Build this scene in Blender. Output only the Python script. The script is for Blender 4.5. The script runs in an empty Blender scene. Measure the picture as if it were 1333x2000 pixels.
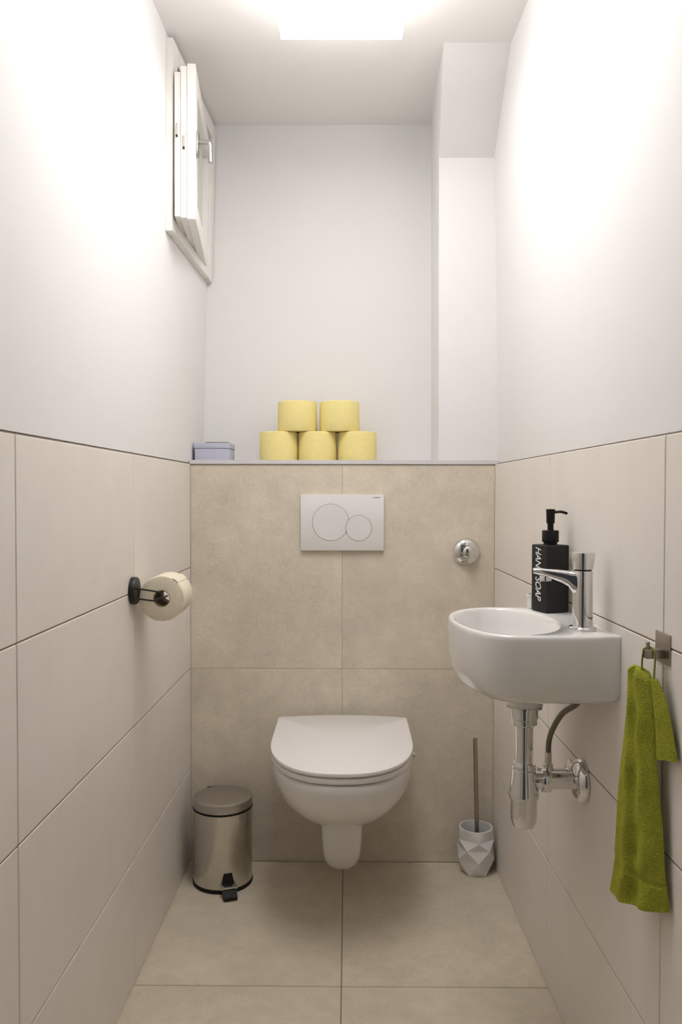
import bpy, bmesh, math
from mathutils import Vector, Matrix
PI = math.pi
C = bpy.context.scene.collection
S = bpy.context.scene

# ------------------------------------------------------------------ camera
f_px = 1578.17
yaw, pit, rol = -0.0088, -0.0235, 0.0016
cs, sn = math.cos(yaw), math.sin(yaw); cp, sp = math.cos(pit), math.sin(pit)
R0 = Vector((cs, -sn, 0)); F0 = Vector((cp*sn, cp*cs, sp)); U0 = Vector((-sp*sn, -sp*cs, cp))
R1 = R0*math.cos(rol) + U0*math.sin(rol); U1 = U0*math.cos(rol) - R0*math.sin(rol)
cam_d = bpy.data.cameras.new('camera'); cam = bpy.data.objects.new('camera', cam_d); C.objects.link(cam)
cam_d.sensor_fit = 'VERTICAL'; cam_d.sensor_height = 36.0; cam_d.lens = f_px/2000*36.0
cam_d.clip_start = 0.01
M = Matrix((R1, U1, -F0)).transposed().to_4x4(); M.translation = (0.0173, -2.399, 1.1056)
cam.matrix_world = M
S.camera = cam

# ------------------------------------------------------------------ world, light, exposure
w = bpy.data.worlds.new('world'); S.world = w; w.use_nodes = True
w.node_tree.nodes['Background'].inputs[0].default_value = (0.9, 0.95, 1, 1)
w.node_tree.nodes['Background'].inputs[1].default_value = 0.04
S.view_settings.view_transform = 'Standard'; S.view_settings.look = 'None'
S.view_settings.gamma = 1.0; S.view_settings.use_curve_mapping = False
S.view_settings.exposure = 0.12
LAMP_STRENGTH = 10.4
LAMP_Y = (-1.25, -0.421)      # the long flat ceiling lamp is the only light of the room

# ------------------------------------------------------------------ materials
def lin(c):
    return tuple((v/255/12.92 if v/255 <= .04045 else ((v/255+.055)/1.055)**2.4) for v in c) + (1,)
def mat(name, rgb, rough=.5, metal=0.0, coat=0.0, spec=.5, emis=0.0, emc=(1, 1, 1, 1), trans=0.0):
    m = bpy.data.materials.new(name); m.use_nodes = True
    b = m.node_tree.nodes['Principled BSDF']
    b.inputs['Base Color'].default_value = lin(rgb); b.inputs['Roughness'].default_value = rough
    b.inputs['Metallic'].default_value = metal; b.inputs['Coat Weight'].default_value = coat
    b.inputs['Specular IOR Level'].default_value = spec
    b.inputs['Transmission Weight'].default_value = trans
    if emis: b.inputs['Emission Strength'].default_value = emis; b.inputs['Emission Color'].default_value = emc
    return m
def nodes(m): return m.node_tree.nodes, m.node_tree.links, m.node_tree.nodes['Principled BSDF']
def noise_col(m, layers, rnd=True, stretch=(1, 1, 1)):
    """multiply base colour by several noise layers: (scale, detail, low, high)"""
    N, L, b = nodes(m)
    g = N.new('ShaderNodeNewGeometry'); pos = g.outputs['Position']
    mp = N.new('ShaderNodeMapping'); mp.inputs['Scale'].default_value = stretch
    L.new(pos, mp.inputs['Vector'])
    if rnd:
        oi = N.new('ShaderNodeObjectInfo'); ml = N.new('ShaderNodeMath'); ml.operation = 'MULTIPLY'; ml.inputs[1].default_value = 37.0
        L.new(oi.outputs['Random'], ml.inputs[0]); L.new(ml.outputs[0], mp.inputs['Location'])
    col = N.new('ShaderNodeRGB'); col.outputs[0].default_value = b.inputs['Base Color'].default_value
    out = col.outputs[0]
    for sc, det, lo, hi in layers:
        n = N.new('ShaderNodeTexNoise'); n.inputs['Scale'].default_value = sc; n.inputs['Detail'].default_value = det
        n.inputs['Roughness'].default_value = .65
        L.new(mp.outputs[0], n.inputs['Vector'])
        r = N.new('ShaderNodeMapRange'); r.inputs['From Min'].default_value = .3; r.inputs['From Max'].default_value = .7
        r.inputs['To Min'].default_value = lo; r.inputs['To Max'].default_value = hi
        L.new(n.outputs[0], r.inputs['Value'])
        mx = N.new('ShaderNodeMix'); mx.data_type = 'RGBA'; mx.blend_type = 'MULTIPLY'; mx.inputs['Factor'].default_value = 1
        L.new(out, mx.inputs['A']); L.new(r.outputs[0], mx.inputs['B']); out = mx.outputs['Result']
    L.new(out, b.inputs['Base Color']); return m
def bump(m, scale, strength, dist=.001, detail=3):
    N, L, b = nodes(m)
    g = N.new('ShaderNodeNewGeometry'); n = N.new('ShaderNodeTexNoise')
    n.inputs['Scale'].default_value = scale; n.inputs['Detail'].default_value = detail
    L.new(g.outputs['Position'], n.inputs['Vector'])
    bp = N.new('ShaderNodeBump'); bp.inputs['Strength'].default_value = strength; bp.inputs['Distance'].default_value = dist
    L.new(n.outputs[0], bp.inputs['Height']); L.new(bp.outputs[0], b.inputs['Normal']); return m

PLASTER = bump(mat('white_plaster', (240, 238, 237), .75, spec=.3), 60, .12, .0015)
CEIL = mat('ceiling_paint', (248, 245, 242), .9, spec=.1)
SIDETILE = bump(noise_col(mat('cream_tile', (240, 233, 225), .42, spec=.35), [(9, 3, .975, 1.02), (900, 1, .975, 1.025)]), 500, .06, .0004)
CONCTILE = bump(noise_col(mat('concrete_tile', (228, 217, 199), .55, spec=.3), [(3.2, 6, .86, 1.10), (22, 8, .93, 1.06), (420, 3, .86, 1.14)]), 500, .12, .0005)
FLOORTILE = bump(noise_col(mat('floor_tile', (219, 207, 187), .5, spec=.3), [(3.0, 6, .88, 1.09), (22, 8, .93, 1.06), (420, 3, .87, 1.13)]), 500, .12, .0005)
GROUT = mat('grout', (150, 136, 120), .95, spec=.1)
GROUT_L = mat('grout_light', (214, 203, 186), .95, spec=.1)
SILL = mat('sill_board', (222, 220, 222), .45)
CERAMIC = mat('white_ceramic', (240, 238, 235), .09, coat=.5)
PLASTIC = mat('white_plastic', (240, 238, 236), .32)
LIDPL = mat('lid_plastic', (247, 243, 242), .28)
GAPM = mat('dark_gap', (60, 54, 50), .8)  # dark tone painted in for the shade inside narrow gaps
CHROME = mat('chrome', (225, 225, 225), .05, 1.0)
CHROME2 = mat('satin_chrome', (205, 202, 196), .22, 1.0)
STEEL = noise_col(mat('brushed_steel', (206, 203, 196), .2, 1.0), [(60, 3, .92, 1.05)], False, (1, 1, 6))
STEELLID = mat('brushed_lid_steel', (190, 186, 180), .34, 1.0)
NICKEL = mat('satin_nickel', (172, 162, 148), .33, 1.0)
HOSE = mat('braided_hose', (120, 112, 100), .45, .6)
BLACK = mat('black_metal', (14, 13, 13), .4)
BLACKP = mat('black_plastic', (11, 11, 11), .5, spec=.3)
SOAPB = bump(mat('black_matte_bottle', (34, 33, 33), .6, spec=.35), 900, .25, .0006)
INK = mat('white_print', (245, 245, 245), .6)
LOGO = mat('logo_print', (70, 66, 64), .6)
YELLOW = bump(noise_col(mat('yellow_tissue', (248, 232, 160), .95, spec=.05), [(70, 3, .97, 1.02)]), 160, .5, .0015)
YCORE = mat('core_card_yellow', (190, 170, 110), .9)
TISSUE = bump(noise_col(mat('unbleached_tissue', (240, 230, 208), .95, spec=.05), [(90, 3, .94, 1.03)]), 220, .35, .001)
CARD = mat('core_card', (158, 138, 112), .9)
BOXM = bump(mat('lavender_box', (196, 197, 214), .7, spec=.2), 300, .3, .0006)
DARKCARD = mat('dark_card', (110, 102, 104), .7)
WPAINT = mat('window_paint', (243, 240, 234), .4)
GLASS = mat('window_pane_frosted', (222, 220, 216), .25, spec=.5)
ALU = mat('aluminium', (176, 174, 170), .32, 1.0)
BRUSHC = mat('white_matte_ceramic', (242, 240, 240), .45)
BRISTLE = mat('bristle', (60, 58, 58), .9)
TOWEL = bump(noise_col(mat('green_terry', (168, 170, 64), .95, spec=.05), [(45, 4, .86, 1.10), (420, 3, .72, 1.22)]), 420, .9, .003)
TLOOP = mat('green_tape', (134, 142, 66), .9)
PANEL = mat('panel_white', (232, 234, 236), .6, spec=.2)
OPAL = mat('opal_glass', (250, 248, 244), .4, emis=LAMP_STRENGTH, emc=(1.0, .985, .972, 1))
DOORM = mat('door_paint', (225, 222, 216), .4)

# ------------------------------------------------------------------ helpers
def worldloc(p):
    v = Vector((0, 0, 0))
    while p: v += p.location; p = p.parent
    return v
def obj(name, bm, m, parent=None, smooth=35, flat=False, fix=True):
    if fix: bmesh.ops.recalc_face_normals(bm, faces=bm.faces[:])
    if parent: bmesh.ops.translate(bm, verts=bm.verts[:], vec=-worldloc(parent))
    me = bpy.data.meshes.new(name); bm.to_mesh(me); bm.free()
    for x in (m if isinstance(m, (list, tuple)) else [m]): me.materials.append(x)
    if not flat:
        me.shade_smooth(); me.set_sharp_from_angle(angle=math.radians(smooth))
    o = bpy.data.objects.new(name, me); C.objects.link(o)
    if parent: o.parent = parent
    return o
def tag(o, label=None, cat=None, group=None, kind=None):
    if label: o['label'] = label
    if cat: o['category'] = cat
    if group: o['group'] = group
    if kind: o['kind'] = kind
    return o
def thing(name, label, cat, loc, group=None, kind=None):
    o = bpy.data.objects.new(name, None); C.objects.link(o); o.location = loc; o.empty_display_size = .05
    return tag(o, label, cat, group, kind)
def box(bm, a, b, bev=0.0, seg=2, rz=0.0, ctr=None):
    r = bmesh.ops.create_cube(bm, size=1.0); vs = r['verts']
    for v in vs:
        v.co = Vector([(a[i]+b[i])/2 + v.co[i]*(b[i]-a[i]) for i in range(3)])
    if bev:
        es = list({e for v in vs for e in v.link_edges})
        g = bmesh.ops.bevel(bm, geom=es, offset=bev, segments=seg, affect='EDGES', profile=.5)
        vs = list({v for f_ in g['faces'] for v in f_.verts} | {v for v in vs if v.is_valid})
    if rz:
        c_ = Vector(ctr) if ctr else Vector([(a[i]+b[i])/2 for i in range(3)])
        bmesh.ops.rotate(bm, verts=vs, cent=c_, matrix=Matrix.Rotation(rz, 3, 'Z'))
    return bm
def B(a, b, bev=0.0, seg=2, rz=0.0, ctr=None): return box(bmesh.new(), a, b, bev, seg, rz, ctr)
def hexa(bm, pts):
    """8 points: bottom ring 4, top ring 4"""
    v = [bm.verts.new(p) for p in pts]
    for q in ((0, 1, 2, 3), (4, 5, 6, 7), (0, 1, 5, 4), (1, 2, 6, 5), (2, 3, 7, 6), (3, 0, 4, 7)):
        bm.faces.new([v[i] for i in q])
    return bm
def loft(bm, rings, cap0=True, cap1=True, closed=True):
    n = len(rings[0]); V = [[bm.verts.new(p) for p in r] for r in rings]
    for i in range(len(V)-1):
        for j in range(n if closed else n-1):
            k = (j+1) % n
            bm.faces.new((V[i][j], V[i][k], V[i+1][k], V[i+1][j]))
    for flag, r in ((cap0, V[0]), (cap1, V[-1])):
        if flag:
            c_ = bm.verts.new(sum((v.co for v in r), Vector())/n)
            for j in range(n): bm.faces.new((r[j], r[(j+1) % n], c_))
    return bm
def frame(axis):
    a = Vector(axis).normalized(); t = Vector((0, 0, 1)) if abs(a.z) < .9 else Vector((1, 0, 0))
    u = t.cross(a).normalized(); return a, u, a.cross(u)
def lathe(bm, prof, org, axis=(0, 0, 1), seg=48):
    a, u, v = frame(axis); o = Vector(org); rings = []
    for r, h in prof:
        r = max(r, 1e-5)
        rings.append([o + a*h + (u*math.cos(2*PI*k/seg) + v*math.sin(2*PI*k/seg))*r for k in range(seg)])
    loft(bm, rings, prof[0][0] > 1e-4, prof[-1][0] > 1e-4)
    bmesh.ops.remove_doubles(bm, verts=bm.verts[:], dist=2e-5)
    return bm
def La(prof, org, axis=(0, 0, 1), seg=48): return lathe(bmesh.new(), prof, org, axis, seg)
def smoothpath(pts, n=8):
    P = [Vector(p) for p in pts]; out = []
    for i in range(len(P)-1):
        p0 = P[max(i-1, 0)]; p1 = P[i]; p2 = P[i+1]; p3 = P[min(i+2, len(P)-1)]
        for k in range(n):
            t = k/n
            out.append(.5*((2*p1) + (p2-p0)*t + (2*p0-5*p1+4*p2-p3)*t*t + (3*p1-p0-3*p2+p3)*t**3))
    return out + [P[-1]]
def tube(bm, pts, r, seg=14, cap=True):
    P = [Vector(p) for p in pts]; n = len(P); rings = []; u = None
    for i in range(n):
        d = (P[min(i+1, n-1)] - P[max(i-1, 0)]).normalized()
        if u is None: _, u, _ = frame(d)
        u = (u - d*u.dot(d)).normalized(); v = d.cross(u)
        rr = r[i] if isinstance(r, (list, tuple)) else r
        rings.append([P[i] + (u*math.cos(2*PI*k/seg) + v*math.sin(2*PI*k/seg))*rr for k in range(seg)])
    return loft(bm, rings, cap, cap)
def Tu(pts, r, seg=14): return tube(bmesh.new(), pts, r, seg)
def text_bm(s, size, mtx, extrude=.0002, shear=0.0, bold=0.0, spacing=1.0):
    cu = bpy.data.curves.new('t', 'FONT'); cu.body = s; cu.size = size; cu.extrude = extrude; cu.shear = shear; cu.offset = bold
    cu.space_character = spacing; cu.align_x = 'CENTER'; cu.align_y = 'CENTER'
    o = bpy.data.objects.new('t', cu); C.objects.link(o)
    bpy.context.view_layer.update()
    me = bpy.data.meshes.new_from_object(o.evaluated_get(bpy.context.evaluated_depsgraph_get()))
    bm = bmesh.new(); bm.from_mesh(me); bpy.data.objects.remove(o); bpy.data.curves.remove(cu); bpy.data.meshes.remove(me)
    bmesh.ops.transform(bm, matrix=mtx, verts=bm.verts[:])
    return bm

# ------------------------------------------------------------------ room geometry functions
ZC = 2.285                       # ceiling height
ZT = 1.1921                      # top of the tiling
YB = 0.22                        # rear wall
YF = -2.45                       # entrance wall
KL, KR = 0.0187/1.2, 0.0269/1.2
def XL(y): return -0.4525 + KL*y          # face of the left tiles
def XR(y): return 0.4525 - KR*y           # face of the right tiles
def piece(tab, y):
    if y >= tab[0][0]: return tab[0][1]
    for (y0, v0), (y1, v1) in zip(tab, tab[1:]):
        if y >= y1: return v0 + (v1-v0)*(y-y0)/(y1-y0)
    return tab[-1][1]
LB_ = [(.22, -.453), (-.3, -.4605), (-2.75, -.4985)]; LT_ = [(.22, -.4255), (-.3, -.4515), (-2.75, -.482)]
RB_ = [(.22, .4588), (0, .4640), (-.28, .4705), (-2.75, .5245)]; RT_ = [(.22, .438), (-.28, .4425), (-2.75, .495)]
def XWL(y, z): t = (z-ZT)/(ZC-ZT); return piece(LB_, y)*(1-t) + piece(LT_, y)*t
def XWR(y, z): t = (z-ZT)/(ZC-ZT); return piece(RB_, y)*(1-t) + piece(RT_, y)*t

def quad(bm, pts, mi=0):
    f_ = bm.faces.new([bm.verts.new(p) for p in pts]); f_.material_index = mi; return f_
tile_cache = {}
def tile(parent, w_, h_, t_, loc, rot, m, bev=.0012):
    key = (round(w_, 4), round(h_, 4), m.name)
    if key not in tile_cache:
        bm = B((-w_/2, -t_, -h_/2), (w_/2, 0, h_/2), bev, 1)
        me = bpy.data.meshes.new('tile'); bmesh.ops.recalc_face_normals(bm, faces=bm.faces[:]); bm.to_mesh(me); bm.free(); me.materials.append(m)
        tile_cache[key] = me
    o = bpy.data.objects.new('tile', tile_cache[key]); C.objects.link(o); o.parent = parent
    o.location = loc; o.rotation_euler = rot
    return o

# ------------------------------------------------------------------ floor
bm = B((-.62, YF-.1, -.06), (.62, YB+.1, -.0015))
floor = tag(obj('floor', bm, GROUT), 'beige concrete-look tiled floor with a cross of thin joints', 'floor', kind='structure')
fx = 0.004; G = .0026
fy = [0, -.613, -1.218, -1.823, YF]
for i in range(4):
    y0, y1 = fy[i], fy[i+1]
    for (x0, x1) in ((-.53, fx), (fx, .53)):
        ww, hh = x1-x0-G, y0-y1-G
        tile(floor, ww, hh, .01, ((x0+x1)/2, (y0+y1)/2, 0), (PI/2, 0, 0), FLOORTILE).rotation_euler = (PI/2, 0, 0)

# ------------------------------------------------------------------ left wall
def sidewall(name, sgn, XW, XTile, label, hole=None):
    bm = bmesh.new(); T = .16
    ys = sorted({YB+.1, YB, .0, -.28, -.3, YF, YF-.1} | ({hole[0], hole[1]} if hole else set()), reverse=True)
    zs = [ZT+.003, ZC+.1] if not hole else [ZT+.003, hole[2], hole[3], ZC+.1]
    for a, b in zip(ys, ys[1:]):
        for c_, d in zip(zs, zs[1:]):
            if hole and a <= hole[1]+1e-6 and b >= hole[0]-1e-6 and abs(c_-hole[2]) < 1e-6: continue
            quad(bm, [(XW(a, c_), a, c_), (XW(b, c_), b, c_), (XW(b, d), b, d), (XW(a, d), a, d)], 0)
    for a, b in zip(ys, ys[1:]):           # joint bed behind the tiles
        x0, x1 = XTile(a)+sgn*.0016, XTile(b)+sgn*.0016
        quad(bm, [(x0, a, -.05), (x1, b, -.05), (x1, b, ZT), (x0, a, ZT)], 1)
        quad(bm, [(x0, a, ZT), (x1, b, ZT), (XW(b, ZT+.003)+sgn*.004, b, ZT+.003), (XW(a, ZT+.003)+sgn*.004, a, ZT+.003)], 1)
        quad(bm, [(XW(a, ZT+.003)+sgn*.004, a, ZT+.003), (XW(b, ZT+.003)+sgn*.004, b, ZT+.003), (XW(b, ZT+.003), b, ZT+.003), (XW(a, ZT+.003), a, ZT+.003)], 0)
    # outer side and ends so the wall is a solid slab
    xo = sgn*.66
    quad(bm, [(xo, ys[0], -.05), (xo, ys[-1], -.05), (xo, ys[-1], ZC+.1), (xo, ys[0], ZC+.1)])
    if hole:
        h0, h1, z0, z1 = hole; dx = sgn*.10
        hy = [y for y in ys if h0-1e-6 <= y <= h1+1e-6]
        for a, b in zip(hy, hy[1:]):
            for z in (z0, z1):
                quad(bm, [(XW(a, z), a, z), (XW(b, z), b, z), (XW(b, z)+dx, b, z), (XW(a, z)+dx, a, z)])
        for y in (h0, h1):
            quad(bm, [(XW(y, z0), y, z0), (XW(y, z1), y, z1), (XW(y, z1)+dx, y, z1), (XW(y, z0)+dx, y, z0)])
    bmesh.ops.remove_doubles(bm, verts=bm.verts[:], dist=1e-5)
    for f_ in bm.faces:
        pass
    return tag(obj(name, bm, [PLASTER, GROUT], flat=True, fix=True), label, 'wall', kind='structure')
HOLE = (-.262, .178, 1.815, 2.238)
wall_left = sidewall('wall_left', -1, XWL, XL, 'left side wall, white plaster above cream tiles, with the window', HOLE)
wall_right = sidewall('wall_right', 1, XWR, XR, 'right side wall, white plaster above cream tiles, behind the basin')
zl = [0, .2827, .5811, .8827, ZT]; yl = [.0007, -.6, -1.216, -1.83, YF]
aL, aR = math.atan(KL), math.atan(KR)
for par, fn, sgn in ((wall_left, XL, -1), (wall_right, XR, 1)):
    for i in range(4):
        for j in range(4):
            y0, y1 = yl[j], yl[j+1]; z0, z1 = zl[i], zl[i+1]
            g0 = .0010 if i == 0 else .0013
            ww = (y0-y1) - G; hh = (z1-z0) - G; ym, zm = (y0+y1)/2, (z0+z1)/2
            # local front face is +y in the mesh frame (y=0 plane); turn it to face the room
            rz = (-PI/2 - aL) if sgn < 0 else (PI/2 + aR)
            tile(par, ww, hh, .01, (fn(ym), ym, zm), (0, 0, rz), SIDETILE)

# ------------------------------------------------------------------ rear: low installation wall, sill board, upper wall, corner chase
bm = B((-.47, .0016, -.05), (.47, YB+.05, 1.190))
wall_low = tag(obj('wall_installation', bm, GROUT_L), 'waist-high wall behind the toilet clad in beige concrete-look tiles', 'wall', kind='structure')
zj = .5815; xj = 0.0; Gb = .0014
for (z0, z1) in ((0, zj), (zj, 1.1885)):
    for (x0, x1) in ((-.4530, xj), (xj, .4530)):
        tile(wall_low, x1-x0-Gb, z1-z0-Gb, .01, ((x0+x1)/2, 0, (z0+z1)/2), (0, 0, PI), CONCTILE, .0006)
bm = bmesh.new()
hexa(bm, [(-.4545, -.004, 1.1905), (.4632, -.004, 1.1905), (.462, YB, 1.1905), (-.4495, YB, 1.1905),
          (-.4545, -.004, 1.2030), (.4632, -.004, 1.2030), (.462, YB, 1.2030), (-.4495, YB, 1.2030)])
bmesh.ops.bevel(bm, geom=bm.edges[:], offset=.0012, segments=2, affect='EDGES')
tag(obj('trim_1', bm, SILL), 'thin pale grey sill board along the top of the low tiled wall', 'sill', kind='structure')
bm = B((-.56, YB, 1.1), (.56, YB+.12, ZC+.1))
tag(obj('wall_back', bm, PLASTER), 'white plaster rear wall above the ledge', 'wall', kind='structure')
# corner chase: vertical shaft flush with the low wall; its top leans forward to the ceiling
bm = bmesh.new()
prof = [(0.0, 1.2030, .2855, .4800), (0.0, 2.090, .2825, .4800), (-.278, ZC+.02, .2640, .4800)]
back = [(YB+.02, 1.2030, .2860, .4800), (YB+.02, 2.090, .2815, .4800), (YB+.02, ZC+.02, .2790, .4800)]
Fv = [(bm.verts.new((x0, y, z)), bm.verts.new((x1, y, z))) for y, z, x0, x1 in prof]
Bv = [(bm.verts.new((x0, y, z)), bm.verts.new((x1, y, z))) for y, z, x0, x1 in back]
for i in range(2):
    bm.faces.new((Fv[i][0], Fv[i][1], Fv[i+1][1], Fv[i+1][0])); bm.faces.new((Bv[i][0], Bv[i][1], Bv[i+1][1], Bv[i+1][0]))
    bm.faces.new((Fv[i][0], Bv[i][0], Bv[i+1][0], Fv[i+1][0])); bm.faces.new((Fv[i][1], Bv[i][1], Bv[i+1][1], Fv[i+1][1]))
bm.faces.new((Fv[0][0], Fv[0][1], Bv[0][1], Bv[0][0])); bm.faces.new((Fv[2][0], Fv[2][1], Bv[2][1], Bv[2][0]))
tag(obj('wall_chase', bm, PLASTER, flat=True), 'white boxed-in shaft in the rear right corner with a sloping top', 'wall', kind='structure')
tag(obj('ceiling', B((-.62, YF-.1, ZC), (.62, YB+.1, ZC+.08)), CEIL), 'plain off-white ceiling', 'ceiling', kind='structure')

# ------------------------------------------------------------------ entrance wall and door behind the viewer
bm = bmesh.new()
for a, b in (((-.62, YF-.12, -.05), (-.37, YF, ZC+.1)), ((.37, YF-.12, -.05), (.62, YF, ZC+.1)), ((-.37, YF-.12, 2.02), (.37, YF, ZC+.1))): box(bm, a, b)
tag(obj('wall_front', bm, PLASTER), 'white entrance wall around the door', 'wall', kind='structure')
dr = thing('door_1', 'white door standing open to the dark hall', 'door', (.37, YF-.13, 0), kind='structure')
obj('door_leaf', B((.375, YF-.87, .004), (.415, YF-.125, 2.015), .003), DOORM, dr)
for x0, x1, z0, z1 in ((-.369, -.349, 0, 2.019), (.349, .369, 0, 2.019), (-.349, .349, 1.999, 2.019)):
    obj('door_frame', B((x0, YF-.12, z0+.001), (x1, YF+.004, z1), .002), DOORM, dr)
hb = La([(.024, 0), (.024, .006), (.009, .008), (.009, .045), (0, .046)], (.375, YF-.80, 1.03), (-1, 0, 0), 24)
tube(hb, [(.335, YF-.80, 1.03), (.333, YF-.69, 1.03)], .009)
obj('door_handle', hb, ALU, dr)

# ------------------------------------------------------------------ window on the left wall
win = thing('window_1', 'small white wooden window ajar high on the left wall', 'window', (-.44, -.04, 1.78), kind='structure')
def WP(y, z, n): return (XWL(y, z)+n, y, z)
def member(y0, y1, z0, z1, n0, n1, bev=.0015):
    bm = bmesh.new()
    hexa(bm, [WP(y0, z0, n0), WP(y1, z0, n0), WP(y1, z0, n1), WP(y0, z0, n1), WP(y0, z1, n0), WP(y1, z1, n0), WP(y1, z1, n1), WP(y0, z1, n1)])
    bmesh.ops.recalc_face_normals(bm, faces=bm.faces[:])
    bmesh.ops.bevel(bm, geom=bm.edges[:], offset=bev, segments=2, affect='EDGES'); return bm
yo0, yo1, zo0, zo1 = -.302, .214, 1.781, 2.274
obj('casing_stile', member(yo0, -.255, zo0, zo1, -.001, .0175), WPAINT, win)
obj('casing_stile', member(.172, yo1, zo0, zo1, -.001, .0165), WPAINT, win)
obj('casing_rail', member(-.2545, .1715, zo0, 1.822, -.001, .0170), WPAINT, win)
obj('casing_rail', member(-.2545, .1715, 2.226, zo1, -.001, .0170), WPAINT, win)
obj('outer_pane', member(-.26, .176, 1.817, 2.236, -.098, -.092, .0005), GLASS, win)
# sash: hinged at the far side, near edge swung into the room
def SP(s, z, m_):
    """s 0 (hinge) .. 1 (free edge), z height, m_ thickness from the room face toward the wall"""
    t = (z-1.82)/(2.23-1.82)
    xf = -.4305+.0075*t; xn = -.3757+.0005*t
    y = .196-.504*s; x = xf+(xn-xf)*s
    return (x-.994*m_, y-.107*m_, z)
def smember(s0, s1, z0, z1, layers):
    bm = bmesh.new()
    for (m0, m1, ds, dz0, dz1) in layers:
        a0 = s0 + (ds if s0 < .01 else 0); a1 = s1 - (ds if s1 > .99 else 0)
        b0 = z0 + (dz0 if z0 < 1.82 else 0); b1 = z1 - (dz1 if z1 > 2.19 else 0)
        hexa(bm, [SP(a0, b0, m0), SP(a1, b0, m0), SP(a1, b0, m1), SP(a0, b0, m1), SP(a0, b1, m0), SP(a1, b1, m0), SP(a1, b1, m1), SP(a0, b1, m1)])
    bmesh.ops.recalc_face_normals(bm, faces=bm.faces[:])
    bmesh.ops.bevel(bm, geom=bm.edges[:], offset=.0012, segments=1, affect='EDGES'); return bm
LAY = [(0, .0220, 0, 0, 0), (.0220, .0385, .004, .004, .006), (.0385, .0545, .010, .008, .020)]
zs0, zs1 = 1.808, 2.204
sash = obj('sash', smember(0, .10, zs0, zs1, LAY), WPAINT, win)
obj('stile', smember(.89, 1.0, zs0, zs1, LAY), WPAINT, sash)
obj('rail', smember(.1003, .8897, zs0, zs0+.052, LAY), WPAINT, sash)
obj('rail', smember(.1003, .8897, zs1-.052, zs1, LAY), WPAINT, sash)
bm = bmesh.new()
hexa(bm, [SP(a, z, m_) for z in (zs0+.047, zs1-.047) for a, m_ in ((.095, .018), (.895, .018), (.895, .022), (.095, .022))])
obj('pane', bm, GLASS, sash)
# lever handle on the free stile
hx, hy_, hz = SP(.955, 2.008, 0)
hb = B((hx-.002, hy_-.013, hz-.030), (hx+.006, hy_+.013, hz+.030), .002)
hd = obj('handle', hb, ALU, sash)
pth = smoothpath([(hx+.004, hy_, hz+.006), (hx+.022, hy_, hz+.006), (hx+.032, hy_, hz+.0045), (hx+.035, hy_, hz-.004), (hx+.0355, hy_, hz-.024), (hx+.036, hy_, hz-.046)], 6)
tube(hb2 := bmesh.new(), pth, [.0058]*(len(pth)), 14)
obj('lever', hb2, ALU, win)
for s_, z_, m_ in ((1.0, 2.035, .0475), (1.0, 2.005, .030)):
    p = Vector(SP(s_+.001, z_, m_))
    obj('lock_plate', B(p-Vector((.0035, .001, .016)), p+Vector((.0035, .0015, .016)), .0006, 1), CHROME2, win)
    obj('lock_pin', B(p-Vector((.003, .002, .019)), p+Vector((.002, .002, -.013)), .0006, 1), BLACK, win)

# ------------------------------------------------------------------ ceiling lamp
lamp = thing('ceiling_lamp', 'flat white rectangular panel lamp fixed to the ceiling', 'lamp', (-.001, sum(LAMP_Y)/2, ZC))
obj('lamp_housing', B((-.1470, LAMP_Y[0], 2.2382), (.1455, LAMP_Y[1], ZC-.0005), .001, 1), PANEL, lamp)
obj('lamp_diffuser', B((-.1470, LAMP_Y[0], 2.200), (.1455, LAMP_Y[1], 2.2380), .002), OPAL, lamp)

# ------------------------------------------------------------------ toilet
def dring(w_, yfront, yback, z, n=64, ex=2.3, wb=None, ystraight=-.20):
    """D outline in plan: straight sides from the back, rounded front"""
    wb = w_ if wb is None else wb
    pts = []
    for k in range(n//2+1):                                    # front arc from +x to -x
        a = PI*k/(n//2); c_, s_ = math.cos(a), math.sin(a)
        x = w_*math.copysign(abs(c_)**(2/ex), c_); y = ystraight + (yfront-ystraight)*abs(s_)**(2/ex)
        pts.append(Vector((x, y, z)))
    m_ = n//4
    for k in range(1, m_+1):
        t = k/m_; pts.append(Vector((-(w_+(wb-w_)*t), ystraight+(yback-ystraight)*t, z)))
    for k in range(1, m_):
        t = k/m_; pts.append(Vector((-wb+2*wb*t, yback, z)))
    for k in range(0, m_):
        t = 1-k/m_; pts.append(Vector(((w_+(wb-w_)*t), ystraight+(yback-ystraight)*t, z)))
    return pts
TX = .002
def sh(r): return [p+Vector((TX, 0, 0)) for p in r]
toilet = thing('toilet', 'white wall-hung toilet with its lid closed', 'toilet', (TX, -.001, .10))
# ceramic body
lv = [(.4205, .1795, -.521), (.4185, .1835, -.526), (.412, .1855, -.529), (.398, .1850, -.528), (.380, .1830, -.523), (.362, .179, -.513),
      (.342, .1715, -.498), (.320, .159, -.476), (.298, .143, -.448), (.278, .123, -.415), (.262, .102, -.380), (.250, .081, -.345), (.242, .065, -.315)]
rings = [sh(dring(w_, yf, -.001, z, ystraight=-.23+.0*(1), ex=2.35, wb=min(w_, .178))) for z, w_, yf in lv]
bm = bmesh.new(); loft(bm, rings, True, True)
body = obj('bowl', bm, CERAMIC, toilet, 60)
lv = [(.262, .0600, -.300), (.243, .0575, -.300), (.220, .0555, -.297), (.190, .0545, -.292), (.160, .0525, -.285), (.140, .050, -.277), (.124, .045, -.266), (.112, .036, -.252), (.105, .024, -.236), (.102, .010, -.222)]
lv = [(.262-(.262-z)*1.115, w_, yf) for z, w_, yf in lv]
rings = [sh(dring(w_, yf, -.002-(.10 if i > 6 else 0)*(i-6)/3, z, ystraight=min(-.20, yf+.05) if i < 8 else yf+.02, ex=2.6)) for i, (z, w_, yf) in enumerate(lv)]
obj('trap_foot', loft(bmesh.new(), rings), CERAMIC, toilet, 60)
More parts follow.
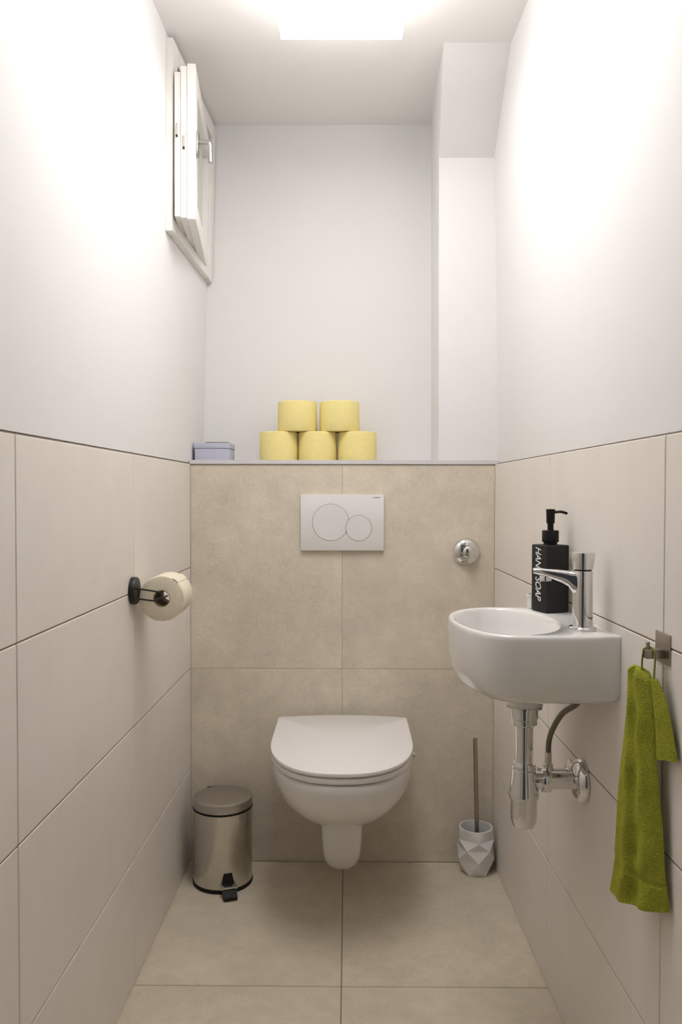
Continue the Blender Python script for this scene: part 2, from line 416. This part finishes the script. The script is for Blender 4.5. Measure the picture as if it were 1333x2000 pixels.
# seat ring and lid
def slab(w_, yf, yb, z0, z1, r, bow=0.0, ex=2.35, ys=-.26):
    rr = []
    for z, d in ((z0, r), (z0+r*.3, r*.3), (z0+r, 0), (z1-r, 0), (z1-r*.3, r*.3), (z1, r)):
        ring = sh(dring(w_-d, yf+d, yb-d, z, ex=ex, ystraight=ys))
        for p in ring:
            if p.y > yb-d-.002: p.y += bow*(1-((p.x-TX)/w_)**2)
        rr.append(ring)
    return loft(bmesh.new(), rr)
obj('seat_gap_shade', slab(.176, -.518, -.07, .4205, .4245, .0008), GAPM, toilet)  # dark slab painted as the shade in the gap under the seat
obj('seat', slab(.1845, -.530, -.052, .4235, .4385, .003), LIDPL, toilet)
obj('lid_gap_shade', slab(.178, -.522, -.06, .4384, .4418, .0008), GAPM, toilet)  # shade between seat and lid, put in as a dark slab
obj('lid', slab(.1870, -.5325, -.056, .4410, .4515, .0028, bow=.026), LIDPL, toilet)
for sx in (-1, 1):
    obj('hinge', La([(.011, -.018), (.012, -.016), (.012, .016), (.011, .018)], (TX+sx*.078, -.034, .434), (1, 0, 0), 20), CHROME2, toilet)
obj('side_screw_cap', La([(.008, 0), (.008, .002), (.006, .0035), (0, .004)], (TX+.1845, -.33, .4310), (1, 0, 0), 16), CHROME2, toilet)

# ------------------------------------------------------------------ flush plate
fp = thing('flush_plate', 'white dual flush plate with two round buttons on the tiled wall', 'flush plate', (0, -.001, .935))
pb = B((-.1233, -.0125, .9355), (.1234, -.0002, 1.1005), .0012)
plate = obj('plate', pb, PLASTIC, fp)
def disc(cx_, cz_, r, cut=None, seg=72):
    pts = [Vector((cx_+r*math.cos(2*PI*k/seg), 0, cz_+r*math.sin(2*PI*k/seg))) for k in range(seg)]
    if cut:
        (ox, oz, rr) = cut
        for p in pts:
            d = math.hypot(p.x-ox, p.z-oz)
            if d < rr:
                # slide toward own centre until it meets the neighbour button's edge
                v = Vector((cx_-p.x, 0, cz_-p.z)); lo, hi = 0.0, 1.0
                for _ in range(30):
                    t = (lo+hi)/2; q = p+v*t
                    if math.hypot(q.x-ox, q.z-oz) < rr: lo = t
                    else: hi = t
                p += v*hi
    return pts
def button(pts, y0, y1, bev=.0006):
    c_ = sum(pts, Vector())/len(pts); rr = []
    for y, k in ((y0, 1.0), (y1+bev, 1.0), (y1, .99)):
        rr.append([Vector((c_.x+(p.x-c_.x)*k, y, c_.z+(p.z-c_.z)*k)) for p in pts])
    return loft(bmesh.new(), rr, True, True)
big, sml = (-.0342, 1.0187, .0538), (.0487, 1.0021, .0380)
grow = .0009
obj('button_gap', button(disc(big[0], big[1], big[2]+grow), -.0122, -.01262, .0001), GAPM, fp)
obj('button_gap', button(disc(sml[0], sml[1], sml[2]+grow), -.0122, -.01266, .0001), GAPM, fp)
obj('flush_button', button(disc(big[0], big[1], big[2], (sml[0], sml[1], sml[2]+grow)), -.0122, -.0132), PLASTIC, fp)
obj('flush_button', button(disc(sml[0], sml[1], sml[2]), -.0122, -.0132), PLASTIC, fp)
mt = Matrix.Translation((.1035, -.01262, 1.0920)) @ Matrix.Rotation(PI/2, 4, 'X')
lg = text_bm('GEBERIT', .0046, mt, .00005, 0, .00012, 1.05)
box(lg, (.0895, -.01265, 1.0905), (.0918, -.01258, 1.0935))
obj('logo', lg, LOGO, fp, flat=True, fix=False)

# ------------------------------------------------------------------ chrome valve cover on the tiled wall
vr = thing('valve_cover', 'round domed chrome valve cover on the tiled wall right of the flush plate', 'valve cover', (.368, -.001, .9328))
obj('dome', La([(.0405, .0003), (.0408, .004), (.0395, .009), (.034, .0155), (.026, .0195), (.0185, .0210), (.0180, .0205)], (.368, 0, .9328), (0, -1, 0), 56), CHROME, vr)
obj('spindle_cap', La([(.0178, .018), (.0178, .036), (.0165, .041), (.012, .0435), (0, .044)], (.3715, 0, .9315), (0, -1, 0), 40), CHROME, vr)

# ------------------------------------------------------------------ things on the ledge
ZS = 1.2031
def roll_parts(root_loc, r, h, hole, m_p, m_c, axis=(0, 0, 1), root=None, dent=0.0):
    e = .004
    prof = [(hole, 0), (r-e, 0), (r-e*.3, e*.3), (r, e), (r+dent, h*.35), (r, h-e), (r-e*.3, h-e*.3), (r-e, h), (hole, h), (hole, 0)]
    a, u, v = frame(axis); bm = bmesh.new(); seg = 56
    rings = [[Vector(root_loc)+a*hh+(u*math.cos(2*PI*k/seg)+v*math.sin(2*PI*k/seg))*rr for k in range(seg)] for rr, hh in prof]
    loft(bm, rings, False, False); bmesh.ops.remove_doubles(bm, verts=bm.verts[:], dist=1e-6)
    obj('paper', bm, m_p, root, 40)
    prof = [(hole-.0001, .0005), (hole-.0001, h-.0005), (hole-.0014, h-.0005), (hole-.0014, .0005), (hole-.0001, .0005)]
    bm = bmesh.new()
    rings = [[Vector(root_loc)+a*hh+(u*math.cos(2*PI*k/seg)+v*math.sin(2*PI*k/seg))*rr for k in range(seg)] for rr, hh in prof]
    loft(bm, rings, False, False)
    obj('core', bm, m_c, root, 40)
RH = .0895
spots = [(-.1970, ZS, 'yellow toilet roll on the ledge, left one of the bottom three'), (-.0775, ZS, 'yellow toilet roll on the ledge, middle one of the bottom three'),
         (.0445, ZS, 'yellow toilet roll on the ledge, right one of the bottom three'), (-.1400, ZS+RH+.0006, 'yellow toilet roll stacked on top, left one of the upper two'),
         (-.0100, ZS+RH+.0006, 'yellow toilet roll stacked on top, right one of the upper two')]
for i, (x, z, lb) in enumerate(spots):
    h_ = RH if i < 3 else .0925
    rt = thing('toilet_roll', lb, 'toilet roll', (x, .103, z), 'yellow toilet rolls stacked on the ledge')
    roll_parts((x, .103, z), (.0592, .0590, .0600, .0602, .0612)[i], h_, .021, YELLOW, YCORE, (0, 0, 1), rt, .0005)
sb = thing('storage_box', 'small lavender lidded box at the left end of the ledge', 'box', (-.391, .085, ZS))
obj('box_body', B((-.4455, .034, ZS), (-.3405, .140, ZS+.046), .0012), BOXM, sb)
obj('box_lid', B((-.4470, .0325, ZS+.0365), (-.3390, .1415, ZS+.0530), .0015), BOXM, sb)
obj('lid_shadow_gap', B((-.4459, .0336, ZS+.0356), (-.3401, .1404, ZS+.0368)), GAPM, sb)
tag(obj('leaflet', B((-.424, .075, ZS+.0533), (-.352, .135, ZS+.0580), .0008, 1, .12), DARKCARD), 'thin dark-edged leaflet lying on the lavender box', 'leaflet')

# ------------------------------------------------------------------ toilet paper holder and roll on the left wall
yh = -.617; xw = XL(yh)
th = thing('paper_holder', 'black wire toilet paper holder screwed to the left tiles', 'paper holder', (xw, yh, .887))
obj('mount', La([(.0300, .0002), (.0305, .002), (.0305, .010), (.0290, .0125), (0, .0128)], (xw, yh, .8885), (1, 0, 0), 48), BLACK, th)
RX, RZ = -.3985, .8700
def bend(pts, rad=.006, n=6):
    """straight runs with small rounded corners"""
    P = [Vector(p) for p in pts]; out = [P[0]]
    for a, b, c_ in zip(P, P[1:], P[2:]):
        p = b+(a-b).normalized()*rad; q = b+(c_-b).normalized()*rad
        for k in range(n+1):
            t = k/n; out.append(p*(1-t)**2 + b*2*t*(1-t) + q*t*t)
    return out + [P[-1]]
obj('wire_arm', Tu(bend([(xw+.010, -.633, .8960), (RX-.001, -.633, .8880), (RX+.001, -.618, .8846), (RX+.001, -.500, .8846), (RX+.001, -.4975, .8900)], .002), .0019, 10), BLACK, th)
obj('wire_arm', Tu(bend([(xw+.010, -.633, .8735), (RX-.010, -.633, .8680), (RX+.014, -.610, .8765)], .005), .0019, 10), BLACK, th)
pr = thing('toilet_roll', 'cream toilet roll hanging on the black holder', 'toilet roll', (RX, -.56, RZ))
roll_parts((RX, -.607, RZ-.0005), .0508, .100, .0190, TISSUE, CARD, (0, 1, 0), pr)
# loose last sheet edge
a0 = math.radians(62); bm = bmesh.new(); rr0 = .0510; rows = []
for k in range(10):
    a = a0 - k*.035
    rows.append([(RX+rr0*math.cos(a), y, RZ+rr0*math.sin(a)+.0004*(k == 0)) for y in (-.6065, -.5075)])
pts_o = rows; rows2 = [[(RX+(rr0+.0007)*math.cos(a0-k*.035), y, RZ+(rr0+.0007)*math.sin(a0-k*.035)) for y in (-.5075, -.6065)] for k in range(10)]
loft(bm, [rows[k]+rows2[k] for k in range(10)])
obj('loose_sheet', bm, TISSUE, pr)

# ------------------------------------------------------------------ pedal bin
bx, by = -.3385, -.1190; br = .0835
bn = thing('pedal_bin', 'small brushed steel pedal bin in the rear left corner', 'bin', (bx, by, 0))
obj('base_ring', La([(br-.01, .0002), (br+.0012, .0002), (br+.0016, .003), (br+.0012, .0095), (br-.004, .010)], (bx, by, 0), seg=72), BLACKP, bn)
obj('body', La([(br-.003, .0096), (br-.0004, .0102), (br, .012), (br, .200), (br-.0006, .2135), (br-.002, .2145)], (bx, by, 0), seg=96), STEEL, bn)
obj('rim_gasket', La([(br-.004, .2144), (br+.0012, .2147), (br+.0018, .217), (br+.0012, .2195), (br-.004, .2198)], (bx, by, 0), seg=72), BLACKP, bn)
obj('bin_lid', La([(br-.003, .2197), (br+.0004, .2199), (br+.0006, .2225), (br+.0004, .2395), (br-.001, .2425), (br-.0042, .2440), (br-.02, .2448), (0, .2462)], (bx, by, 0), seg=96), STEELLID, bn)
obj('hinge_cover', B((bx-.058, by+.064, .196), (bx-.020, by+.0900, .2390), .004, 2, math.radians(14)), BLACKP, bn)
pa = math.radians(-90+18); pdx, pdy = math.cos(pa), math.sin(pa)
pc = Vector((bx+pdx*br, by+pdy*br, 0))
def prot(b): bmesh.ops.rotate(b, verts=b.verts[:], cent=pc, matrix=Matrix.Rotation(pa+PI/2, 3, 'Z')); return b
bm = bmesh.new()   # opening surround: trapezoid plate on the body
tw, bw = .0115, .0175
hexa(bm, [pc+Vector(p) for p in ((-bw, -.0030, .028), (bw, -.0030, .028), (bw, .006, .028), (-bw, .006, .028), (-tw, -.0014, .056), (tw, -.0014, .056), (tw, .006, .056), (-tw, .006, .056))])
obj('pedal_slot', prot(bm), BLACKP, bn)
ped = obj('pedal', prot(B(pc+Vector((-.0215, -.0275, .0235)), pc+Vector((.0215, .004, .0300)), .0012)), CHROME2, bn)
bm = bmesh.new()
hexa(bm, [pc+Vector(p) for p in ((-.019, -.047, .003), (.019, -.047, .003), (.0195, -.0255, .010), (-.0195, -.0255, .010), (-.019, -.049, .011), (.019, -.049, .011), (.0195, -.0280, .0245), (-.0195, -.0280, .0245))])
bmesh.ops.recalc_face_normals(bm, faces=bm.faces[:]); bmesh.ops.bevel(bm, geom=bm.edges[:], offset=.0015, segments=2, affect='EDGES')
obj('pedal_pad', prot(bm), BLACKP, ped)

# ------------------------------------------------------------------ toilet brush and its faceted pot
qx, qy = .3925, -.0575
pot = thing('brush_pot', 'white faceted ceramic toilet brush pot in the rear right corner', 'brush pot', (qx, qy, 0))
bm = bmesh.new(); NF = 5; off = -PI/2
def vr_(r, z, half): return [bm.verts.new((qx+r*math.cos(off+(k+.5*half)*2*PI/NF), qy+r*math.sin(off+(k+.5*half)*2*PI/NF), z)) for k in range(NF)]
bot = vr_(.0405, .0003, 1); r3 = vr_(.0545, .044, 0); r2 = vr_(.0555, .0770, 1); r1 = vr_(.0535, .1020, 0)
NR = 40
rim = [bm.verts.new((qx+.0480*math.cos(off+k*2*PI/NR), qy+.0480*math.sin(off+k*2*PI/NR), .1330)) for k in range(NR)]
rimi = [bm.verts.new((qx+.0448*math.cos(off+k*2*PI/NR), qy+.0448*math.sin(off+k*2*PI/NR), .1330)) for k in range(NR)]
ini = [bm.verts.new((qx+.0400*math.cos(off+k*2*PI/NR), qy+.0400*math.sin(off+k*2*PI/NR), .0150)) for k in range(NR)]
bm.faces.new(bot[::-1])
for k in range(NF):
    n = (k+1) % NF
    bm.faces.new((bot[k], r3[n], r3[k])); bm.faces.new((bot[k], bot[n], r3[n]))
    bm.faces.new((r3[k], r3[n], r2[k])); bm.faces.new((r2[k], r3[n], r2[n]))
    bm.faces.new((r2[k], r1[n], r1[k])); bm.faces.new((r2[k], r2[n], r1[n]))
    # r1[k] sits at rim angle index k*NR/NF ; fan up to the round rim
    s0 = k*NR//NF; mid = s0 + NR//NF//2
    for j in range(s0, s0+NR//NF):
        a_ = r1[k] if j < mid else r1[n]
        bm.faces.new((a_, rim[j % NR], rim[(j+1) % NR]))
    bm.faces.new((r1[k], rim[mid % NR], r1[n]))
for j in range(NR):
    n = (j+1) % NR
    bm.faces.new((rim[j], rimi[j], rimi[n], rim[n])); bm.faces.new((rimi[j], ini[j], ini[n], rimi[n]))
bm.faces.new(ini)
obj('pot', bm, BRUSHC, pot, 12)
tb = thing('toilet_brush', 'toilet brush with a straight steel handle standing in the white pot', 'toilet brush', (qx+.003, qy, .0155))
hp = [(qx+.0045, qy+.002, .060), (qx+.0035, qy, .1075), (qx-.0055, qy-.012, .395)]
obj('handle', Tu(hp, .0062, 20), NICKEL, tb)
obj('ferrule', La([(.0135, 0), (.0140, .003), (.0125, .010), (.0065, .013)], (qx+.0035, qy, .1010), (-.03, -.04, 1), 24), NICKEL, tb)
bm = bmesh.new(); lathe(bm, [(.010, 0), (.030, .010), (.034, .03), (.034, .07), (.026, .085), (.010, .088)], (qx+.003, qy, .0158), seg=28)
for i_, v in enumerate(bm.verts): v.co += Vector((math.sin(i_*7.1), math.cos(i_*5.3), 0))*.0014
obj('bristle_head', bm, BRISTLE, tb)

# ------------------------------------------------------------------ wash basin
ZB = .8655
oc = [(.4755, -1.0450), (.40, -1.0455), (.335, -1.0460), (.292, -1.0420), (.2565, -1.0200), (.2345, -.980), (.2215, -.932), (.2140, -.880), (.2130, -.833), (.2185, -.790),
      (.2330, -.750), (.2570, -.7200), (.2900, -.7020), (.3300, -.6930), (.38, -.6910), (.430, -.6905), (.4665, -.6905)]
sp_ = smoothpath([(x, y, 0) for x, y in oc], 5)
edge = [(.4665+(.4755-.4665)*k/10, -.6905+(-1.0450+.6905)*k/10) for k in range(1, 10)]
outline = [(p.x, p.y) for p in sp_] + edge
ncurve = len(sp_)
def snapx(x, y): return min(x, XR(y)-.0003)
def bring(scale, z, drop_wall=0.0, c_=(.372, -.862)):
    pts = []
    for i, (x, y) in enumerate(outline):
        px = c_[0]+(x-c_[0])*scale; py = c_[1]+(y-c_[1])*scale
        # the part against the wall keeps touching it while the shell is high up
        if drop_wall < 1:
            wgt = max(0, min(1, (x-.42)/.045))*(1-drop_wall)
            px = px*(1-wgt)+x*wgt; py = py*(1-wgt*.75)+y*wgt*.75
        pts.append(Vector((snapx(px, py), py, z)))
    return pts
BC = (.3165, -.8680)
def bowl_ring(ax, ay, z):
    pts = []
    for x, y in outline:
        a = math.atan2((y-BC[1])/1.6, x-BC[0])
        pts.append(Vector((BC[0]+ax*math.cos(a), BC[1]+ay*math.sin(a), z)))
    return pts
rings = []
for sc_, z_, dw in ((.40, .7335, 1), (.58, .7345, 1), (.72, .7385, 1), (.82, .7450, .9), (.895, .7530, .45), (.928, .7580, .05), (.955, .7665, 0), (.979, .7800, 0), (.993, .8000, 0)):
    rings.append(bring(sc_, z_, dw))
rings.append(bring(1.0, .83, 0)); rings.append(bring(1.0, .8560, 0)); rings.append(bring(.996, .8610, 0)); rings.append(bring(.985, .8645, 0)); rings.append(bring(.968, ZB, 0))
rings.append(bowl_ring(.0975, .1640, ZB)); rings.append(bowl_ring(.0950, .1615, .8640)); rings.append(bowl_ring(.0925, .1580, .8590)); rings.append(bowl_ring(.089, .152, .840))
rings.append(bowl_ring(.082, .139, .805)); rings.append(bowl_ring(.068, .114, .768)); rings.append(bowl_ring(.048, .078, .742)); rings.append(bowl_ring(.026, .036, .732)); rings.append(bowl_ring(.016, .018, .730))
basin = thing('wash_basin', 'small white ceramic wash basin mounted on the right wall', 'wash basin', (.471, -.868, ZB-.16))
obj('basin_shell', loft(bmesh.new(), rings, True, True), CERAMIC, basin, 60)
obj('overflow_hole', La([(.0055, 0), (.0055, .0014), (.003, .0016)], (BC[0]+.0865, -.905, .843), (-.93, .15, .33), 20), GAPM, basin)
obj('drain_plug', La([(.017, 0), (.0185, .003), (.016, .006), (0, .0072)], (BC[0], BC[1], .7285), seg=28), CHROME, basin)

# ------------------------------------------------------------------ basin tap
tx_, ty_ = .4310, -.9760
tp = thing('basin_tap', 'chrome cold-water tap standing on the basin', 'tap', (tx_, ty_, ZB))
obj('tap_base', La([(.0235, .0002), (.0240, .002), (.0240, .004), (.0215, .0062), (.0185, .0072)], (tx_, ty_, ZB), seg=40), CHROME, tp)
obj('tap_body', La([(.0178, .0065), (.0176, .02), (.0172, .060), (.0172, .1025), (.0166, .1042), (.011, .1046)], (tx_, ty_, ZB), seg=48), CHROME, tp)
obj('knob_gap', La([(.0150, .1040), (.0150, .1072)], (tx_, ty_, ZB), seg=32), BLACK, tp)
obj('knob', La([(.0155, .1068), (.0175, .1072), (.0192, .120), (.0212, .1345), (.0208, .1362), (.0185, .1370), (0, .1372)], (tx_, ty_, ZB), seg=48), CHROME, tp)
sd = Vector((-.955, .295, 0)).normalized(); sw = Vector((-sd.y, sd.x, 0))
def sec(d, zt, zb, hw, n=20):
    c_ = Vector((tx_, ty_, ZB)) + sd*d; pts = []
    for k in range(n):
        a = 2*PI*k/n; ca, sa = math.cos(a), math.sin(a)
        pts.append(c_ + sw*(hw*math.copysign(abs(ca)**.6, ca)) + Vector((0, 0, (zt+zb)/2 + (zt-zb)/2*math.copysign(abs(sa)**.6, sa))))
    return pts
secs = [sec(.002, .1030, .060, .0150), (sec(.016, .1030, .064, .0150)), sec(.024, .1035, .0755, .0148), sec(.036, .1045, .0825, .0142), sec(.054, .1058, .0890, .0138), sec(.070, .1070, .0945, .0132), sec(.080, .1072, .0960, .0126), sec(.0845, .1066, .0975, .0116)]
obj('spout', loft(bmesh.new(), secs), CHROME, tp, 50)
ac = Vector((tx_, ty_, ZB)) + sd*.064
obj('aerator', La([(.0095, .094), (.0105, .092), (.0105, .0845), (.0085, .0838)], ac, seg=28), CHROME, tp)

# ------------------------------------------------------------------ soap dispenser
sx_, sy_ = .4130, -.7900; sa_ = .0540; srot = math.radians(20.7)
ex_, ey_ = Vector((math.cos(srot), math.sin(srot), 0)), Vector((-math.sin(srot), math.cos(srot), 0))
sc = Vector((sx_, sy_, 0)) + ex_*sa_/2 + ey_*sa_/2
sp2 = thing('soap_dispenser', 'square matt black soap dispenser with white HAND SOAP lettering on the basin', 'soap dispenser', (sc.x, sc.y, ZB+.0004))
zb0, zb1 = ZB+.0004, 1.0015
obj('bottle', B((sc.x-sa_/2, sc.y-sa_/2, zb0), (sc.x+sa_/2, sc.y+sa_/2, zb1), .003, 3, srot, (sc.x, sc.y, 0)), SOAPB, sp2)
obj('collar', La([(.0135, -.001), (.0135, .005), (.0163, .0055), (.0168, .007), (.0168, .0270), (.0158, .0290), (.006, .0292)], (sc.x, sc.y, zb1), seg=36), BLACKP, sp2)
obj('pump_stem', La([(.0062, .028), (.0062, .046)], (sc.x, sc.y, zb1), seg=24), BLACKP, sp2)
obj('pump_head', La([(.0076, .043), (.0084, .045), (.0086, .060), (.0092, .0705), (.0088, .0720), (0, .0724)], (sc.x, sc.y, zb1), seg=28), BLACKP, sp2)
nd = Vector((.93, -.36, 0)).normalized(); c0 = Vector((sc.x, sc.y, zb1+.0655))
obj('nozzle', Tu(smoothpath([c0+nd*.006, c0+nd*.016+Vector((0, 0, .0012)), c0+nd*.023+Vector((0, 0, .0010)), c0+nd*.033+Vector((0, 0, -.0022))], 5), .0028, 14), BLACKP, sp2)
# lettering on the face toward the toilet, running from top to bottom
# text x axis -> down, text y axis -> along the face toward the near corner
tm = Matrix.Identity(4)
xa = Vector((0, 0, -1)); ya = -ey_ * -1; na = -ex_
ya = na.cross(xa)
fc = sc - ex_*(sa_/2+.0001) + ey_*.003 + Vector((0, 0, .9445))
tm = Matrix((xa*.72, ya, na)).transposed().to_4x4(); tm.translation = fc
obj('lettering', text_bm('HAND SOAP', .0272, tm, .0001, .30, .00015, .95), INK, sp2, flat=True, fix=False)
cup = thing('small_cup', 'small white plastic cup half hidden behind the black soap dispenser', 'cup', (.4085, -.7085, ZB+.0002))
obj('cup_body', La([(.013, 0), (.0150, .001), (.0158, .024), (.0172, .0245), (.0172, .0290), (.0150, .0292), (.0138, .004), (0, .004)], (.4085, -.7085, ZB+.0002), seg=32), PLASTIC, cup)

# ------------------------------------------------------------------ bottle trap under the basin
kx, ky = .3575, -.851; XRw = XR(ky)
tr = thing('bottle_trap', 'chrome bottle trap with its waste pipe under the basin', 'bottle trap', (kx, ky, .46))
obj('waste_collar', La([(.0430, .0257), (.0385, .0225), (.0350, .0140), (.0345, -.006), (.034, -.0085)], (kx, ky, .7075), seg=36), CERAMIC, tr)
obj('waste_flange', La([(.0345, .6985), (.0345, .695), (.0262, .6945), (.0258, .674), (.0235, .672), (.0235, .669), (.0245, .668), (.0245, .663), (.0205, .660)], (kx, ky, 0), seg=44), CHROME, tr)
obj('down_pipe', La([(.0165, .672), (.0165, .570)], (kx, ky, 0), seg=40), CHROME, tr)
obj('trap_nut', La([(.0175, .586), (.0215, .5865), (.0228, .5840), (.0228, .5770), (.0210, .5745)], (kx, ky, 0), seg=40), CHROME, tr)
obj('trap_body', La([(.0205, .5760), (.0220, .5745), (.0285, .5290), (.0292, .5245), (.0285, .5205), (.0255, .5200)], (kx, ky, 0), seg=44), CHROME, tr)
obj('trap_cup', La([(.0250, .5205), (.0252, .490), (.0245, .476), (.0205, .4655), (.012, .4612), (0, .4600)], (kx, ky, 0), seg=44), CHROME, tr)
za = .5525
obj('waste_arm', La([(.0165, .018), (.0165, XRw-kx-.001)], (kx, ky, za), (1, 0, 0), 36), CHROME, tr)
obj('arm_nut', La([(.0175, .033), (.0215, .034), (.0225, .037), (.0225, .047), (.0215, .050), (.0172, .051)], (kx, ky, za), (1, 0, 0), 36), CHROME, tr)
obj('wall_rosette', La([(.0172, .0215)]+[(.0172+.0256*math.sin(k*PI/24), .0015+.0200*math.cos(k*PI/24)) for k in range(13)]+[(.0424, 0)], (XRw, ky, za), (-1, 0, 0), 52), CHROME, tr)

# ------------------------------------------------------------------ angle valve and hose
vy = -.772; xv = XR(vy)
av = thing('angle_valve', 'chrome angle valve with a grey braided hose rising to the basin', 'valve', (xv, vy, .535))
obj('rosette', La([(.010, .010), (.020, .009), (.027, .004), (.0275, 0)], (xv, vy, .540), (-1, 0, 0), 36), CHROME, av)
obj('valve_body', La([(.0095, .004), (.0095, .050), (.0120, .052), (.0120, .066), (.004, .067)], (xv, vy, .540), (-1, 0, 0), 28), CHROME, av)
hx0 = xv-.046
obj('hose_nut', La([(.0095, 0), (.0095, .018), (.007, .020), (.007, .042), (.0055, .043)], (hx0, vy, .540), seg=20), CHROME2, av)
hs = smoothpath([(hx0, vy, .580), (hx0+.000, vy-.004, .606), (hx0+.001, vy-.032, .640), (hx0+.005, vy-.085, .684), (hx0+.012, vy-.145, .716), (hx0+.0155, vy-.174, .7385)], 8)
obj('hose', Tu(hs, .0056, 14), HOSE, av)

# ------------------------------------------------------------------ towel hook and towel on the right wall
ykk = -1.218; xk = XR(ykk)
hk = thing('towel_hook', 'square satin steel towel hook on the right wall', 'towel hook', (xk, ykk, .88))
arz = aR
obj('hook_plate', B((xk-.0025, ykk-.0255, .8575), (xk-.0002, ykk+.0255, .9025), .0006, 1, -0.0 + arz, (xk, ykk, 0)), NICKEL, hk)
obj('hook_bar', B((xk-.0290, ykk-.0080, .8650), (xk-.0022, ykk+.0080, .8785), .0012), NICKEL, hk)
obj('hook_pin', La([(.0028, 0), (.0028, .0095), (.002, .0105), (0, .0107)], (xk-.0235, ykk, .8784), seg=16), NICKEL, hk)
tw = thing('hand_towel', 'green terry hand towel hanging from the steel hook', 'towel', (.455, -1.20, .48))
Lp = [(.4490, -1.163, .8390), (.4480, -1.160, .7900), (.4460, -1.157, .7434), (.4405, -1.152, .6793), (.4370, -1.150, .6232), (.4345, -1.150, .5669), (.4319, -1.150, .5266), (.4266, -1.150, .4903)]
Rp = [(.4580, -1.228, .8400), (.4595, -1.236, .7900), (.4610, -1.240, .7434), (.4650, -1.245, .6793), (.4690, -1.250, .6232), (.4710, -1.254, .5669), (.4730, -1.257, .5400), (.4755, -1.262, .5110)]
Ls, Rs = smoothpath(Lp, 9), smoothpath(Rp, 9)
NV = len(Ls); NU = 40
def towel_ring(v):
    L_, R_ = Ls[v], Rs[v]; t_ = v/(NV-1); d = (R_-L_); d.z = 0; dl = d.normalized()
    nrm = Vector((dl.y, -dl.x, 0))                    # toward the room
    if nrm.x > 0: nrm = -nrm
    spread = .35+.65*t_
    pts = []
    for k in range(NU):
        u = k/(NU-1); base = L_.lerp(R_, u)
        sag = -.010*t_**3*math.sin(PI*u)*(1-.3*u)
        prof_ = .0105*math.sin(PI*u)**.55
        fold = .0085*spread*math.exp(-((u-.30-.05*math.sin(3*t_))/.10)**2) - .0085*spread*math.exp(-((u-.46)/.12)**2) + .0055*math.exp(-((u-.74)/.14)**2) - .0016*math.exp(-((t_-.80-.03*u)/.012)**2)
        fold += .0018*math.sin(9*t_*3+u*11)*math.sin(PI*u)
        top = -.010*(1-min(1, t_/.10))**2*abs(u-.3)
        pts.append(base + nrm*(prof_+fold) + Vector((0, 0, sag+top)))
    for k in range(NU-2, 0, -1):
        u = k/(NU-1); base = L_.lerp(R_, u)
        sag = -.010*t_**3*math.sin(PI*u)*(1-.3*u)
        pts.append(base - nrm*(.0055*math.sin(PI*u)**.5) + Vector((0, 0, sag)))
    for p in pts: p.x = min(p.x, XR(p.y)-.0015)
    return pts
rings = [towel_ring(v) for v in range(NV)]
top0 = rings[0]; cc = sum(top0, Vector())/len(top0)
pre = [[cc.lerp(p, .55)+Vector((0, 0, .0085)) for p in top0], [cc.lerp(p, .85)+Vector((0, 0, .0055)) for p in top0]]
obj('towel_front_fold', loft(bmesh.new(), pre+rings), TOWEL, tw, 70)
# short rear corner of the towel, closer to the viewer
FL = smoothpath([(.4585, -1.2260, .838), (.4605, -1.2320, .8050), (.4625, -1.2350, .7650), (.4640, -1.2370, .7230)], 8)
FR = smoothpath([(.4630, -1.2400, .838), (.4690, -1.2570, .8120), (.4740, -1.2720, .7680), (.4765, -1.2830, .7330)], 8)
rings = []
for v in range(len(FL)):
    L_, R_ = FL[v], FR[v]; t_ = v/(len(FL)-1); d = R_-L_; d.z = 0; dl = d.normalized(); nrm = Vector((dl.y, -dl.x, 0))
    if nrm.x > 0: nrm = -nrm
    row = []
    for k in range(16):
        u = k/15; row.append(L_.lerp(R_, u)+nrm*(.0055*math.sin(PI*u)**.6+.002*math.sin(u*9)*t_))
    for k in range(14, 0, -1):
        u = k/15; row.append(L_.lerp(R_, u)-nrm*(.0030*math.sin(PI*u)**.5))
    for p in row: p.x = min(p.x, XR(p.y)-.001)
    rings.append(row)
obj('towel_rear_corner', loft(bmesh.new(), rings), TOWEL, tw, 70)
lp = smoothpath([(.4530, -1.2050, .843), (.4505, -1.2120, .860), (.4505, -1.2180, .876), (.4545, -1.2185, .8808), (.4600, -1.2190, .8806), (.4625, -1.2300, .876), (.4615, -1.2320, .858), (.4600, -1.2330, .838)], 6)
obj('hanging_loop', Tu(lp, .0014, 8), TLOOP, tw)
